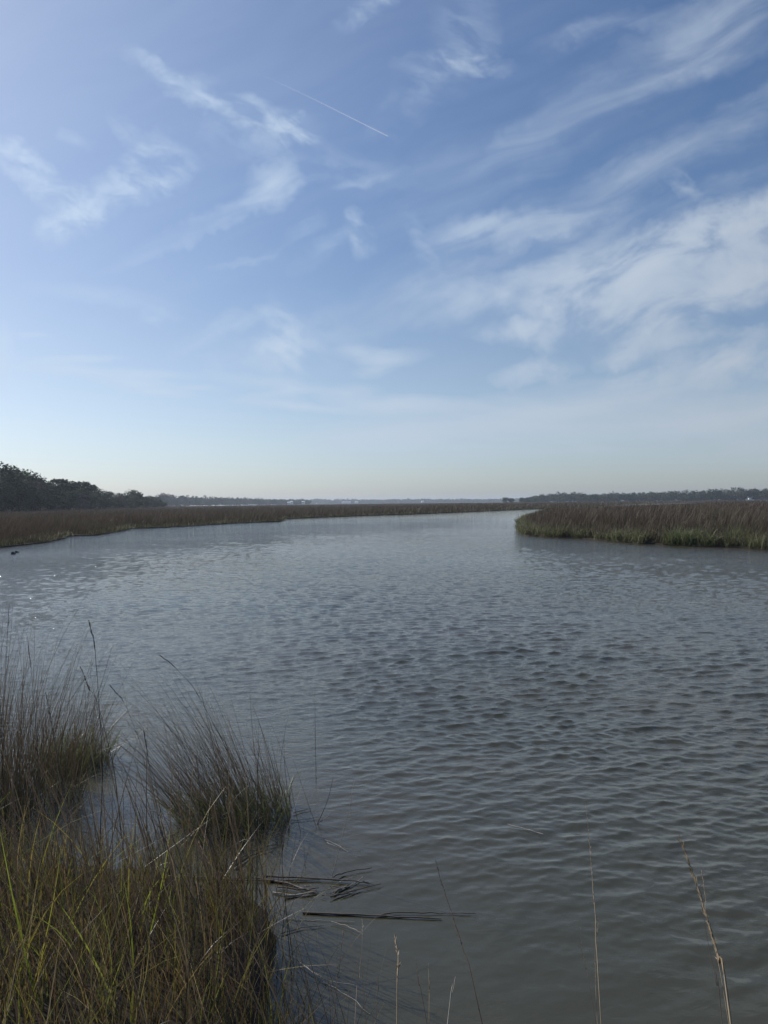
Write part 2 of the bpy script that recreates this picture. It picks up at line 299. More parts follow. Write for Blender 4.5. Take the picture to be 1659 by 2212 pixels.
def water():
    r = [1.2]
    while r[-1] < 7000: r.append(r[-1] + (max(.014, .0025*r[-1]) if r[-1] < 55 else .0029*r[-1]*(r[-1]/55)**.9))
    r = np.array(r)
    fine = np.radians(np.arange(-42, 42.01, .1)); coarse = np.radians(np.arange(44, 317, 4.0))
    a = np.concatenate([fine, coarse]); nr, na = len(r), len(a)
    rr, aa = np.meshgrid(r, a, indexing='ij'); x = rr*np.sin(aa); y = rr*np.cos(aa)
    x0, y0 = x.copy(), y.copy(); z = np.zeros_like(x)
    step = np.maximum(.014, .0026*rr) + (np.abs(((aa + np.pi) % (2*np.pi)) - np.pi) > R(43))*50
    # shelter: calm near the bank and around the tussocks, livelier in the open water
    ys = np.interp(x0, shoreline[:, 0], shoreline[:, 1])
    open_ = np.clip((y0 - ys - .5 + .5*np.clip(x0, -1, 3))/6.5, 0, 1)
    side = np.clip((x0 + 2.8 + .12*(y0 - 5))/3.2, 0, 1)
    gust = 1 + .22*smooth_noise(x0, y0, 9, 21, 3)
    amp = (.08 + .92*open_**1.35*(.5 + .5*side))*gust
    amp *= np.interp(rr, [0, 10, 26, 90, 200], [1, 1, .72, .38, .2])
    g = np.random.default_rng(11); n = 190
    lam = np.exp(g.uniform(np.log(.05), np.log(.72), n)); th = R(98) + g.normal(0, .52, n); ph = g.uniform(0, 6.28, n)
    for l, t_, p in zip(lam, th, ph):
        k = 2*np.pi/l; s = .0245*np.interp(l, [.06, .14, .28, .5, .85], [1.1, 1.35, 1.0, .45, .25])
        fade = np.clip(l/(step*3.6) - .6, 0, 1)
        if l < .35: fade = fade*np.interp(amp, [.1, .4], [.25, 1])
        A_ = s/k*amp*fade; kx, ky = np.cos(t_), np.sin(t_)
        q = k*(kx*x0 + ky*y0) + p
        z += A_*np.cos(q); x -= .9*A_*kx*np.sin(q); y -= .9*A_*ky*np.sin(q)
    # hide seams: crests a little sharper
    z += 2.2*z*np.abs(z)
    V = np.stack([x, y, z], -1).reshape(-1, 3); I = np.arange(nr*na).reshape(nr, na)
    J = np.roll(I, -1, axis=1)
    F = np.stack([I[:-1], I[1:], J[1:], J[:-1]], -1).reshape(-1, 4)[:, ::-1]
    mt, t, o = new_mat('river_water')
    p = node(t, 'ShaderNodeBsdfPrincipled'); p.inputs['IOR'].default_value = 1.6; p.inputs['Roughness'].default_value = .03
    ge = node(t, 'ShaderNodeNewGeometry')
    ln = node(t, 'ShaderNodeVectorMath', operation='LENGTH'); t.links.new(ge.outputs['Position'], ln.inputs[0]); dist = ln.outputs['Value']
    sx = node(t, 'ShaderNodeSeparateXYZ'); t.links.new(ge.outputs['Position'], sx.inputs[0])
    def rng_(v, a0, a1, b0, b1):
        n = node(t, 'ShaderNodeMapRange', interpolation_type='SMOOTHSTEP'); t.links.new(v, n.inputs[0])
        for i, q in enumerate((a0, a1, b0, b1)): n.inputs[i + 1].default_value = q
        return n.outputs[0]
    def noise(sx_, sy_, rotz, detail, rough=.55, dist_=.0):
        mp = node(t, 'ShaderNodeMapping'); t.links.new(ge.outputs['Position'], mp.inputs[0]); mp.inputs['Scale'].default_value = (sx_, sy_, 0); mp.inputs['Rotation'].default_value = (0, 0, R(rotz))
        n = node(t, 'ShaderNodeTexNoise', noise_dimensions='2D'); n.inputs['Scale'].default_value = 1; n.inputs['Detail'].default_value = detail; n.inputs['Roughness'].default_value = rough; n.inputs['Distortion'].default_value = dist_
        t.links.new(mp.outputs[0], n.inputs['Vector']); return n.outputs[0]
    MM = lambda op, a, b=None, c=None, clamp=False: m(op, a, b, c, t, clamp)
    def ridge(*a):                     # crests drawn up sharp, as wind ripples are
        return MM('SUBTRACT', 1.0, MM('ABSOLUTE', MM('MULTIPLY_ADD', noise(*a), 2.0, -1.0)))
    patch = rng_(noise(.05, .11, 8, 3), .34, .66, .75, 1.15)
    small = MM('MULTIPLY', ridge(5.5, 12.0, 12, 4, .62, .5), .0115)
    tiny = MM('MULTIPLY', noise(22, 36, -8, 1), .0016)
    midw = MM('MULTIPLY', ridge(2.6, 6.4, 8, 4, .65, .4), MM('MULTIPLY', rng_(dist, 9, 26, 0.0, .030), patch))
    bigw = MM('MULTIPLY', ridge(1.1, 3.0, 6, 4, .68, .3), MM('MULTIPLY', rng_(dist, 35, 90, 0.0, .026), patch))
    calm = MM('MULTIPLY', rng_(dist, 4.5, 12, .07, 1.0), rng_(dist, 40, 120, 1, .15))
    h = MM('ADD', MM('MULTIPLY', MM('ADD', MM('MULTIPLY', small, patch), tiny), calm), MM('MULTIPLY', MM('ADD', midw, bigw), rng_(dist, 50, 130, 1, .16)))
    b = node(t, 'ShaderNodeBump'); b.inputs['Strength'].default_value = 1.0; b.inputs['Distance'].default_value = 1.0
    t.links.new(h, b.inputs['Height']); t.links.new(b.outputs[0], p.inputs['Normal'])
    cn = rng_(noise(.25, .4, 0, 4), .35, .65, 0, 1)
    cm = node(t, 'ShaderNodeMix', data_type='RGBA'); t.links.new(cn, cm.inputs['Factor'])
    cm.inputs['A'].default_value = (.050, .048, .027, 1); cm.inputs['B'].default_value = (.060, .053, .029, 1)
    t.links.new(cm.outputs['Result'], p.inputs['Base Color']); t.links.new(p.outputs[0], o.inputs[0])
    return tag(link('river_water', mesh_np('river_water', V, F, mt)), kind='structure')
water()

# ---------------------------------------------------------------- grass blades
def blades(roots, h, lean, bend, width, c0, c1, segs=4, face=None, tip=.06, seed=0, pw=1.0):
    """ribbons: roots (n,3); h height along the blade; lean (n,2) horizontal shift per height; bend: extra shift growing with the square"""
    n = len(roots); t = np.linspace(0, 1, segs + 1)[None, :, None]
    if face is None: face = np.random.default_rng(seed).uniform(0, np.pi, n)
    side = np.stack([np.cos(face), np.sin(face), np.zeros(n)], 1)[:, None, :]
    lv = np.c_[lean, np.zeros(n)][:, None, :]; bv = np.c_[bend, np.zeros(n)][:, None, :]
    droop = (np.linalg.norm(bend, axis=1)**1.3*.45)[:, None, None]
    hh = h[:, None, None]
    up = np.array([0, 0, 1.0])[None, None, :]
    c = roots[:, None, :] + hh*(t*lv + t*t*bv + up*(t - droop*t**3))
    w = width[:, None, None]*.5*(tip + (1 - tip)*(1 - t**2.2))*np.minimum(1, .55 + t*2.5)
    Lf = c - side*w; Rt = c + side*w
    V = np.stack([Lf, Rt], 2).reshape(-1, 3)
    k = (np.arange(n)*(segs + 1)*2)[:, None] + (np.arange(segs)*2)[None, :]
    F = np.stack([k, k + 1, k + 3, k + 2], -1).reshape(-1, 4)
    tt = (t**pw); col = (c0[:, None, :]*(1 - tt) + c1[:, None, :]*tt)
    col = np.repeat(col[:, :, None, :], 2, 2).reshape(-1, 3)
    return V, F, col
def join(parts):
    V, F, C, o = [], [], [], 0
    for v, f, c in parts: V.append(v); F.append(f + o); C.append(c); o += len(v)
    return np.concatenate(V), np.concatenate(F), np.concatenate(C)
def pal(n, cols, wts, jit=.25, seed=0):
    g = np.random.default_rng(seed); cols = np.array(cols); i = g.choice(len(cols), n, p=np.array(wts)/sum(wts))
    return cols[i]*(1 + g.normal(0, jit, n)).clip(.4, 1.8)[:, None]

def marsh(name, poly, shore, seed, greenbase, dmax, xr, htop, label, green_patch=None):
    g = np.random.default_rng(seed)
    shore = np.array(shore)
    def shore_dist(P):
        d = np.full(len(P), 1e9)
        for a, b in zip(shore[:-1], shore[1:]):
            ab = b - a; tt = np.clip(((P - a) @ ab)/(ab @ ab), 0, 1); d = np.minimum(d, np.linalg.norm(P - a - tt[:, None]*ab, axis=1))
        return d
    parts = []
    # sample by distance rings so that the number of blades per pixel stays about even
    D = np.concatenate([np.exp(g.uniform(np.log(30), np.log(dmax), 620000)), ])
    az = g.uniform(xr[0], xr[1], len(D)); P = np.stack([D*np.sin(az), D*np.cos(az)], 1)
    P = P[inside(P[:, 0], P[:, 1], poly)]
    sd_ = shore_dist(P); D = np.linalg.norm(P, axis=1)
    # log sampling gives n/m2 ~ 1/D^2; keep all close to the shore, thin the inner marsh
    keep = (sd_ < 5) | (g.random(len(P)) < np.interp(D, [30, 80, 200], [.55, .5, .8]))
    P, D, sd_ = P[keep], D[keep], sd_[keep]
    # extra along the water's edge
    E = []
    seglen = np.linalg.norm(np.diff(shore, axis=0), axis=1); segD = np.linalg.norm((shore[1:] + shore[:-1])/2, axis=1)
    for a, b, l, dd in zip(shore[:-1], shore[1:], seglen, segD):
        k = int(min(l, 200)*2600/dd**1.05); 
        if k < 1: continue
        tt = g.random(k)[:, None]; nrm = np.array([-(b - a)[1], (b - a)[0]])/(l + 1e-9)
        # the marsh lies on the side that is inside
        mid = (a + b)/2; s = 1 if inside(np.array([(mid + nrm*.5)[0]]), np.array([(mid + nrm*.5)[1]]), poly)[0] else -1
        E.append(a + (b - a)*tt + s*nrm*(g.random(k)**1.3*5 - .25)[:, None])
    E = np.concatenate(E); P = np.concatenate([P, E]); D = np.linalg.norm(P, axis=1); sd_ = shore_dist(P); n = len(P)
    tall = np.interp(sd_, [0, 1.2, 3.2, 6, 20, 80], [.36, .62, .92, 1.0, .92, .80])
    h = htop*tall*(1 + .10*smooth_noise(P[:, 0], P[:, 1], 7, seed + 1) + .10*smooth_noise(P[:, 0], P[:, 1], 22, seed + 4))*g.normal(1, .13, n).clip(.6, 1.4)
    w = np.clip(.0005*D, .014, .14)*g.uniform(.6, 1.3, n)
    lean = g.normal(0, .13, (n, 2)) + np.array([.10, 0]); bend = g.normal(0, .12, (n, 2)) + np.array([.10, -.02])
    patch = smooth_noise(P[:, 0], P[:, 1]*.35, 16, seed + 2)
    brown = pal(n, [(.140, .096, .072), (.095, .068, .054), (.22, .165, .12), (.075, .055, .042)], [4, 4, 2, 3], .38, seed)*.64
    oli = pal(n, [(.10, .095, .045), (.075, .075, .040), (.16, .14, .085)], [3, 4, 1], .25, seed + 3)
    f = np.clip(.10 + .30*patch, 0, .55)[:, None]*np.where(sd_ < 40, 1, .7)[:, None]
    tipc = brown*(1 - f) + oli*f; basec = oli*.75 + brown*.15
    parts.append(blades(np.c_[P, np.full(n, .05)], h, lean, bend, w, basec, tipc, 3, seed=seed, pw=.8))
    # green fringe of short arching blades at the water's edge
    q = sd_ < greenbase*(.55 + 1.9*smooth_noise(P[:, 0], P[:, 1], 3.5, seed + 7)); Q = P[q]; Q = np.concatenate([Q, Q, Q]) if greenbase > 2 else Q
    if green_patch is not None:
        gp = np.linalg.norm((Q - green_patch[0])/green_patch[1], axis=1) < 1
    else: gp = np.zeros(len(Q), bool)
    k = len(Q)
    hh = (.50 if greenbase < 2 else .68)*g.normal(1, .30, k).clip(.4, 1.6)*(1 + .35*gp)
    gc = pal(k, [(.16, .18, .075), (.26, .25, .14), (.11, .14, .06), (.40, .36, .26)], [4, 3, 3, 1.3], .25, seed + 5)
    gg = pal(k, [(.13, .165, .065), (.21, .23, .12)], [1, 1], .2, seed + 6); gc = np.where(gp[:, None], gg, gc)
    if k: parts.append(blades(np.c_[Q + g.normal(0, .12, Q.shape), np.full(k, .03)], hh, g.normal(0, .35, (k, 2)) + [0, -.12], g.normal(0, .45, (k, 2)) + [0, -.2], np.clip(.0006*np.linalg.norm(Q, axis=1), .018, .09), gc*.7, gc*1.1, 4, seed=seed + 8))
    V, F, C = join(parts); print(name, len(F))
    return tag(link(name, mesh_np(name, V, F, M_grass, C)), label, 'marsh grass', kind='stuff')
marsh('marsh_grass', left_d, left_shore, 31, 1.0, 900, (R(-48), R(26)), 1.40, 'wide brown marsh grass across the far side of the channel')
marsh('marsh_grass', right_d, right_shore, 47, 2.4, 620, (R(6), R(46)), 1.72, 'reddish brown marsh grass with green foot on the right bank', (ground(1530, 1180)[:2] + [0, 1], np.array([2.6, 1.6])))

# ---------------------------------------------------------------- trees
def crown_cards(g, cx, cy, z0, z1, rad, ncl, per, size, cols, wts, flat=.7):
    """clumps of leaf cards spread through a crown"""
    cl = []; hh = z1 - z0
    while len(cl) < ncl:
        p = g.uniform(-1, 1, 3)
        if p[0]**2 + p[1]**2 + p[2]**2 < 1 and (p[2] > -.75): cl.append(p)
    cl = np.array(cl); r0 = g.uniform(.22, .42, ncl)*rad
    cpos = np.stack([cx + cl[:, 0]*rad*.85, cy + cl[:, 1]*rad*.85, (z0 + z1)/2 + cl[:, 2]*hh*.43], 1)
    n = ncl*per; d = g.normal(0, 1, (n, 3)); d /= np.linalg.norm(d, axis=1)[:, None]; d[:, 2] = d[:, 2]*flat
    rr = np.repeat(r0, per)*g.uniform(.55, 1.08, n)
    c = np.repeat(cpos, per, 0) + d*rr[:, None]
    u = g.normal(0, 1, (n, 3)); u /= np.linalg.norm(u, axis=1)[:, None]; v = np.cross(u, d + g.normal(0, .7, (n, 3))); v /= np.linalg.norm(v, axis=1)[:, None] + 1e-9
    s = size*g.uniform(.5, 1.2, n)[:, None]
    V = np.stack([c - u*s, c - v*s*.6, c + u*s, c + v*s*.6], 1).reshape(-1, 3); F = np.arange(4*n).reshape(-1, 4)
    base = np.array(cols)[g.choice(len(cols), ncl, p=np.array(wts)/sum(wts))]*g.uniform(.75, 1.3, ncl)[:, None]
    C = np.repeat(np.repeat(base, per, 0)*g.uniform(.7, 1.3, n)[:, None], 4, 0)
    return V, F, C, cpos
def limb(a, b, ra, rb, sides=6):
    a, b = np.array(a, float), np.array(b, float); d = (b - a)/np.linalg.norm(b - a)
    u = np.cross(d, [0, 0, 1.0] if abs(d[2]) < .9 else [1.0, 0, 0]); u /= np.linalg.norm(u); v = np.cross(d, u)
    t = np.linspace(0, 2*np.pi, sides, endpoint=False)[:, None]; ring = np.cos(t)*u + np.sin(t)*v
    V = np.concatenate([a + ring*ra, b + ring*rb]); i = np.arange(sides); j = (i + 1) % sides
    return V, np.stack([i, j, j + sides, i + sides], 1), np.zeros((len(V), 3))
GREENS = [(.030, .052, .022), (.044, .066, .028), (.021, .038, .018), (.066, .088, .038)]
KINDS = {   # name: palette, weights, crown start, radius (of height), clumps
 'oak': (GREENS, [4, 3, 3, 1], -.02, .50, 46), 'pale_tree': ([(.095, .105, .060), (.075, .085, .050), (.12, .12, .075)], [2, 2, 1], -.02, .48, 44),
 'bare_tree': ([(.085, .070, .062), (.10, .085, .072), (.065, .058, .05)], [2, 2, 1], -.02, .48, 44), 'tall_pine': ([(.028, .040, .026), (.040, .052, .030)], [2, 1], .55, .30, 20)}
variants = {}
for kname, (cols, wts, lo, rad, ncl) in KINDS.items():
    for vi in range(3):
        g = np.random.default_rng(100 + vi*7 + len(kname)*13)
        V, F, C, cp = crown_cards(g, 0, 0, lo, 1.0, rad, ncl, 62, .034, cols, wts)
        cr = mesh_np('crown', V, F, M_leaf, C, smooth=False)
        ls = [limb((0, 0, -.02), (g.normal(0, .02), g.normal(0, .02), .5), .028, .018), limb((0, 0, .5), (g.normal(0, .04), g.normal(0, .04), .85), .018, .006)]
        for q in cp[g.choice(len(cp), 7, replace=False)]:
            z_ = max(.15, q[2] - .25); ls.append(limb((0, 0, z_), q, .010, .003, 4))
        V, F, C = join(ls); tr = mesh_np('trunk', V, F, M_bark)
        variants.setdefault(kname, []).append((cr, tr))
def place_tree(kind, x, y, hgt, label, group, zb=.3, wide=1.0):
    cr, tr = random.choice(variants[kind]); e = empty('pine_tree' if kind == 'tall_pine' else 'broadleaf_tree', (x, y, zb))
    s = hgt - zb; e.scale = (s*wide, s*wide, s); e.rotation_euler = (0, 0, random.uniform(0, 6.28))
    tag(e, label, 'tree', group)
    link('trunk', tr, e); link('crown', cr, e); return e
prof_l = np.array([(-260, 985), (-120, 992), (-40, 1000), (0, 1005), (8, 1002), (24, 1007), (42, 1011), (57, 1019), (77, 1026), (83, 1034), (103, 1036), (133, 1034), (145, 1040), (156, 1043), (180, 1042), (197, 1047), (224, 1058), (256, 1062), (284, 1058), (304, 1067), (340, 1071), (352, 1080)])
def left_D(px): return float(np.interp(px, [-260, 0, 100, 200, 300, 352], [215, 262, 300, 360, 450, 540]))
def top_h(px, D, prof):
    py = np.interp(px, prof[:, 0], prof[:, 1]); d = ray(px, py); return H + d[2]/math.hypot(d[0], d[1])*D
KW = {'oak': 'dark evergreen', 'pale_tree': 'pale green', 'bare_tree': 'greyish brown'}
ROWW = ['treetop on the skyline of the left wood,', 'tree inside the left wood,', 'tree fronting the left wood,']
LAND = [(20, 'at the left edge'), (50, 'below its highest part'), (76, 'on its upper slope'), (100, 'right of its high slope'), (125, 'left of the flat topped pine'), (155, 'beside the flat topped pine'),
        (176, 'between the two pines'), (205, 'beside the umbrella shaped pine'), (235, 'right of the umbrella shaped pine'), (265, 'on its falling right slope'), (300, 'beside the rounded rising tree'), (330, 'near its right end'), (999, 'last at its right end')]
def tlabel(kind, row, px): return KW[kind] + ' ' + ROWW[row] + ' ' + next(w for lim, w in LAND if px < lim)
for row, (dd, frac, step) in enumerate([(30, 1.0, 6.0), (14, .84, 6.6), (0, .62, 6.2)]):
    px = -70.0
    while px < 352:
        D = left_D(px) + dd + random.uniform(-4, 4)
        hgt = top_h(px, left_D(px) + dd, prof_l)*frac*random.uniform(.95, 1.06)
        if row == 0: hgt = top_h(px, D, prof_l)*random.uniform(.96, 1.02)
        if row == 2: hgt = max(hgt, 5)*random.uniform(.9, 1.15)
        d = ray(px, 1080); k = D/math.hypot(d[0], d[1])
        kind = random.choices(['oak', 'pale_tree', 'bare_tree'], [[6, 3, 0], [4, 2, 4], [5, 2, 2]][row])[0]
        place_tree(kind, d[0]*k, d[1]*k, hgt, tlabel(kind, row, px), 'trees of the left wood', wide=min(1.6, max(1.0, 10.5/hgt)))
        px += step/D*FP*random.uniform(.8, 1.2)
# single trees that stand out
for px, py, D, kind, lab, wd in [(6, 1001, 290, 'oak', 'tallest dark tree of the left wood, at the left edge of the photo', 1.1),
        (63, 1017, 318, 'oak', 'dark tree with an open airy top on the slope of the left wood', .9), (78, 1026, 322, 'oak', 'dark rounded tree ending the high part of the left wood', .9),
        (133, 1033, 345, 'tall_pine', 'flat topped dark pine rising above the middle of the left wood', 1.5), (182, 1040, 372, 'tall_pine', 'umbrella shaped pine with open crown on the left wood skyline', 1.5),
        (284, 1057, 462, 'oak', 'rounded dark tree rising above the right end of the left wood', 1.2)]:
    d = ray(px, py); k = D/math.hypot(d[0], d[1]); place_tree(kind, d[0]*k, d[1]*k, H + d[2]*k, lab, None, wide=wd)

def wood(name, prof, Dfun, depth, nrows, spacing, card, ncl, per, label, cols=GREENS, lowf=.0, seed=5, base=.4, tallf=1.12):
    g = np.random.default_rng(seed); parts = []
    for r_ in range(nrows):
        px = prof[0, 0]
        while px < prof[-1, 0]:
            D = Dfun(px) + depth*(nrows - 1 - r_)/max(1, nrows - 1) + g.uniform(-.2, .2)*depth; hgt = top_h(px, D, prof)*tallf*(g.uniform(.93, 1.03) if r_ == 0 else g.uniform(.55, .9))
            if hgt < 2.5: px += spacing/D*FP; continue
            d = ray(px, 1080); k = D/math.hypot(d[0], d[1]); rad = g.uniform(.5, .7)*spacing*1.7
            c = [cols[g.integers(len(cols))]]
            V, F, C, _ = crown_cards(g, d[0]*k, d[1]*k, base + lowf*hgt, hgt, rad, ncl, per, card, c, [1], .8); parts.append((V, F, C))
            px += spacing/D*FP*g.uniform(.8, 1.2)
    V, F, C = join(parts); print(name, len(F))
    return tag(link(name, mesh_np(name, V, F, M_leaf, C, smooth=False)), label, 'woodland', kind='stuff')
W2 = GREENS + [(.085, .092, .05), (.07, .062, .05), (.05, .06, .04)]
prof_m = np.array([(330, 1072), (345, 1071), (356, 1068), (385, 1071), (412, 1071.5), (440, 1074), (480, 1075), (520, 1077), (560, 1078), (610, 1079), (664, 1080)])
wood('distant_wood', prof_m, lambda p: float(np.interp(p, [330, 664], [1000, 1750])), 60, 4, 10, 1.1, 18, 40, 'bluish line of woodland beyond the left marsh, behind the near wood', W2, seed=8)
prof_f = np.array([(600, 1081), (664, 1080), (690, 1078), (720, 1079.5), (757, 1079), (800, 1081), (830, 1080), (880, 1078.6), (940, 1079), (994, 1079), (1040, 1079.5), (1080, 1078.5), (1160, 1078), (1300, 1076)])
wood('far_wood', prof_f, lambda p: 2900.0, 120, 3, 18, 2.6, 12, 26, 'thin pale blue line of far woodland in the middle of the horizon', W2, seed=9)
prof_r = np.array([(1136, 1077), (1152, 1073.6), (1180, 1066.5), (1206, 1064.6), (1242, 1065), (1267, 1069), (1314, 1066), (1368, 1065.7), (1422, 1063.5), (1476, 1061.7), (1548, 1059), (1605, 1054.5), (1659, 1056), (1760, 1055), (1900, 1052)])
wood('distant_wood', prof_r, lambda p: float(np.interp(p, [1136, 1300, 1659, 1900], [1080, 980, 900, 900])), 40, 4, 10, .85, 16, 40, 'long dark wooded shore on the right behind the marsh', W2, seed=10)
for i, (px, py, lab) in enumerate([(1092, 1073, 'spreading tree at the left end of the low clump in mid horizon'), (1104, 1075, 'low rounded tree between the spreading tree and the gap in mid horizon'),
        (1127, 1073.5, 'thin open treetop just left of the right wooded shore'), (1140, 1074.5, 'small tree touching the left end of the right wooded shore')]):
    D = 900.0; d = ray(px, py); k = D/math.hypot(d[0], d[1]); place_tree('pale_tree' if i != 1 else 'oak', d[0]*k, d[1]*k, H + d[2]*k, lab, 'small trees at mid horizon', wide=1.4 if i < 2 else 1.0)

# ---------------------------------------------------------------- boat, houses, post far off
def boxes(name, bs, mat, parent=None):
    V, F = [], []
    for (x0, x1, y0, y1, z0, z1) in bs:
        o = len(V); V += [(x, y, z) for z in (z0, z1) for y in (y0, y1) for x in (x0, x1)]
        F += [[o, o+2, o+3, o+1], [o+4, o+5, o+7, o+6], [o, o+1, o+5, o+4], [o+1, o+3, o+7, o+5], [o+3, o+2, o+6, o+7], [o+2, o, o+4, o+6]]
    return link(name, mesh_np(name, np.array(V, float), np.array(F), mat, smooth=False), parent)
def boat():
    d = ray(1620, 1077); k = 775/math.hypot(d[0], d[1]); e = empty('motor_boat', (d[0]*k, d[1]*k, .35)); e.scale = (1.25, 1.25, 1.25)
    tag(e, 'small white motor boat with canopy before the right wooded shore', 'boat')
    hull = np.array([(-3.2, 0, .1), (-2.6, -.9, 0), (2.6, -.9, 0), (2.6, .9, 0), (-2.6, .9, 0), (-4.2, 0, 1.2), (-2.6, -1.15, 1.0), (2.8, -1.15, .95), (2.8, 1.15, .95), (-2.6, 1.15, 1.0)])
    F = [np.array([[0, 1, 4], [5, 9, 6]]), np.array([[1, 2, 3, 4], [6, 9, 8, 7], [1, 6, 7, 2], [2, 7, 8, 3], [3, 8, 9, 4], [0, 5, 6, 1], [4, 9, 5, 0]])]
    link('hull', mesh_np('hull', hull, F, M_white, smooth=False), e)
    boxes('cabin', [(-1.2, .3, -.7, .7, .97, 2.0)], M_white, e); boxes('canopy', [(-1.5, 1.5, -.95, .95, 2.7, 2.85), (-.1, 0, -.8, -.7, 2.0, 2.7), (-.1, 0, .7, .8, 2.0, 2.7), (1.3, 1.4, -.8, -.7, .97, 2.7), (1.3, 1.4, .7, .8, .97, 2.7)], M_white, e)
    boxes('engine', [(2.82, 3.3, -.25, .25, .3, 1.6)], M_black, e)
boat()
def house(px, py, D, w, h, label, zb=.5):
    d = ray(px, py); k = D/math.hypot(d[0], d[1]); zc = H + d[2]*k; z0 = max(zb, zc - h*.6)
    e = empty('house', (d[0]*k, d[1]*k, z0)); e.rotation_euler = (0, 0, random.uniform(-.3, .3)); tag(e, label, 'house', 'white houses among the far trees')
    boxes('wall', [(-w/2, w/2, -3.9, 3.9, -z0 + .5, h*.6)], M_white, e)
    V = np.array([(-w/2-.6, -4.6, h*.6), (w/2+.6, -4.6, h*.6), (w/2+.6, 4.6, h*.6), (-w/2-.6, 4.6, h*.6), (-w/2, 0, h), (w/2, 0, h)])
    link('roof', mesh_np('roof', V, [np.array([[0, 1, 5, 4], [2, 3, 4, 5], [3, 2, 1, 0]]), np.array([[0, 4, 3], [1, 2, 5]])], M_roof, smooth=False), e)
    for q in (-.3, 0, .3): boxes('window', [(q*w - .1*w, q*w + .1*w, -3.96, -3.903, h*.15, h*.4)], M_glass, e)
for a in [(624, 1085.6, 1480, 6, 4, 'small white house at the water, lowest of the three at left horizon'), (630, 1083.6, 1490, 5, 4, 'small white house just above the lowest one at left horizon'),
          (655, 1084.0, 1600, 6.5, 4.5, 'white gabled house right of the other two at left horizon'), (742, 1084.6, 2780, 13, 5, 'pale low house furthest left in the row at mid horizon'),
          (752, 1084.5, 2780, 20, 5, 'long white low building at mid horizon'), (770, 1084.4, 2780, 13, 5.5, 'white low house right of the long white building at mid horizon'),
          (913, 1083.0, 2780, 10, 7, 'small white house alone near the centre of the horizon')]: house(*a)
d = ray(1571, 1078); k = 720/d[1]
e = empty('channel_marker', (d[0]*k, 720, 0)); tag(e, 'thin dark channel marker post before the right wooded shore', 'marker post')
V, F, C = limb((0, 0, -.9), (0, 0, 5.2), .22, .18, 8); link('pole', mesh_np('pole', V, F, M_black), e)
boxes('board', [(-.45, .45, -.26, -.2, 4.0, 5.0)], M_black, e)

# ---------------------------------------------------------------- two dark wedges in the water
def wedge(px, py, w, hgt, label, yaw):
    p = ground(px, py); c = np.array([(0, 0), (.12, .95), (.35, .9), (.7, .55), (1.0, 0)]); V = []
    for t_, s in ((-.5, .8), (-.2, 1), (.2, 1), (.5, .8)):
        for (a, b) in c: V.append(((a - .5)*w*s, t_*w*.55, b*hgt*s))
        V.append((.5*w*s, t_*w*.55, -.35)); V.append((-.5*w*s, t_*w*.55, -.35))
    k = 7; F = []
    for r_ in range(3):
        for i in range(k): F.append([r_*k + i, r_*k + (i+1) % k, (r_+1)*k + (i+1) % k, (r_+1)*k + i])
    me = mesh_np('stump', np.array(V), [np.array(F), np.array([list(range(k))[::-1], [3*k + i for i in range(k)]])], M_black, smooth=False)
    o = link('wooden_stump', me); o.location = p; o.rotation_euler = (0, 0, yaw); tag(o, label, 'stump', 'dark stumps in the water')
wedge(29.5, 1197, .29, .17, 'larger dark wedge shaped stump in front, sticking out of the water', -.1)
wedge(37.5, 1193.5, .27, .12, 'smaller dark wedge shaped stump behind the larger one in the water', .1)

# ---------------------------------------------------------------- near grass
def sample_bank(n, poly, g, zmin=0.0):
    poly = np.array(poly); lo, hi = poly.min(0), poly.max(0); P = g.uniform(lo, hi, (n*3, 2)); P = P[inside(P[:, 0], P[:, 1], poly)][:n]
    z = bank_z(P[:, 0], P[:, 1]); return np.c_[P, z]
g = np.random.default_rng(77)
OL = [(.22, .23, .05), (.13, .13, .04), (.28, .20, .08), (.13, .075, .04), (.50, .40, .21), (.42, .40, .06)]
PUR = [(.066, .050, .036), (.10, .074, .048), (.040, .034, .026), (.18, .145, .09)]
def tuft(name, roots, h, lean, bend, w, c0, c1, segs, label, cat='grass', kind=None, group=None, extra=(), seed=1):
    V, F, C = join([blades(roots, h, lean, bend, w, c0, c1, segs, seed=seed)] + list(extra))
    return tag(link(name, mesh_np(name, V, F, M_near, C)), label, cat, group, kind)
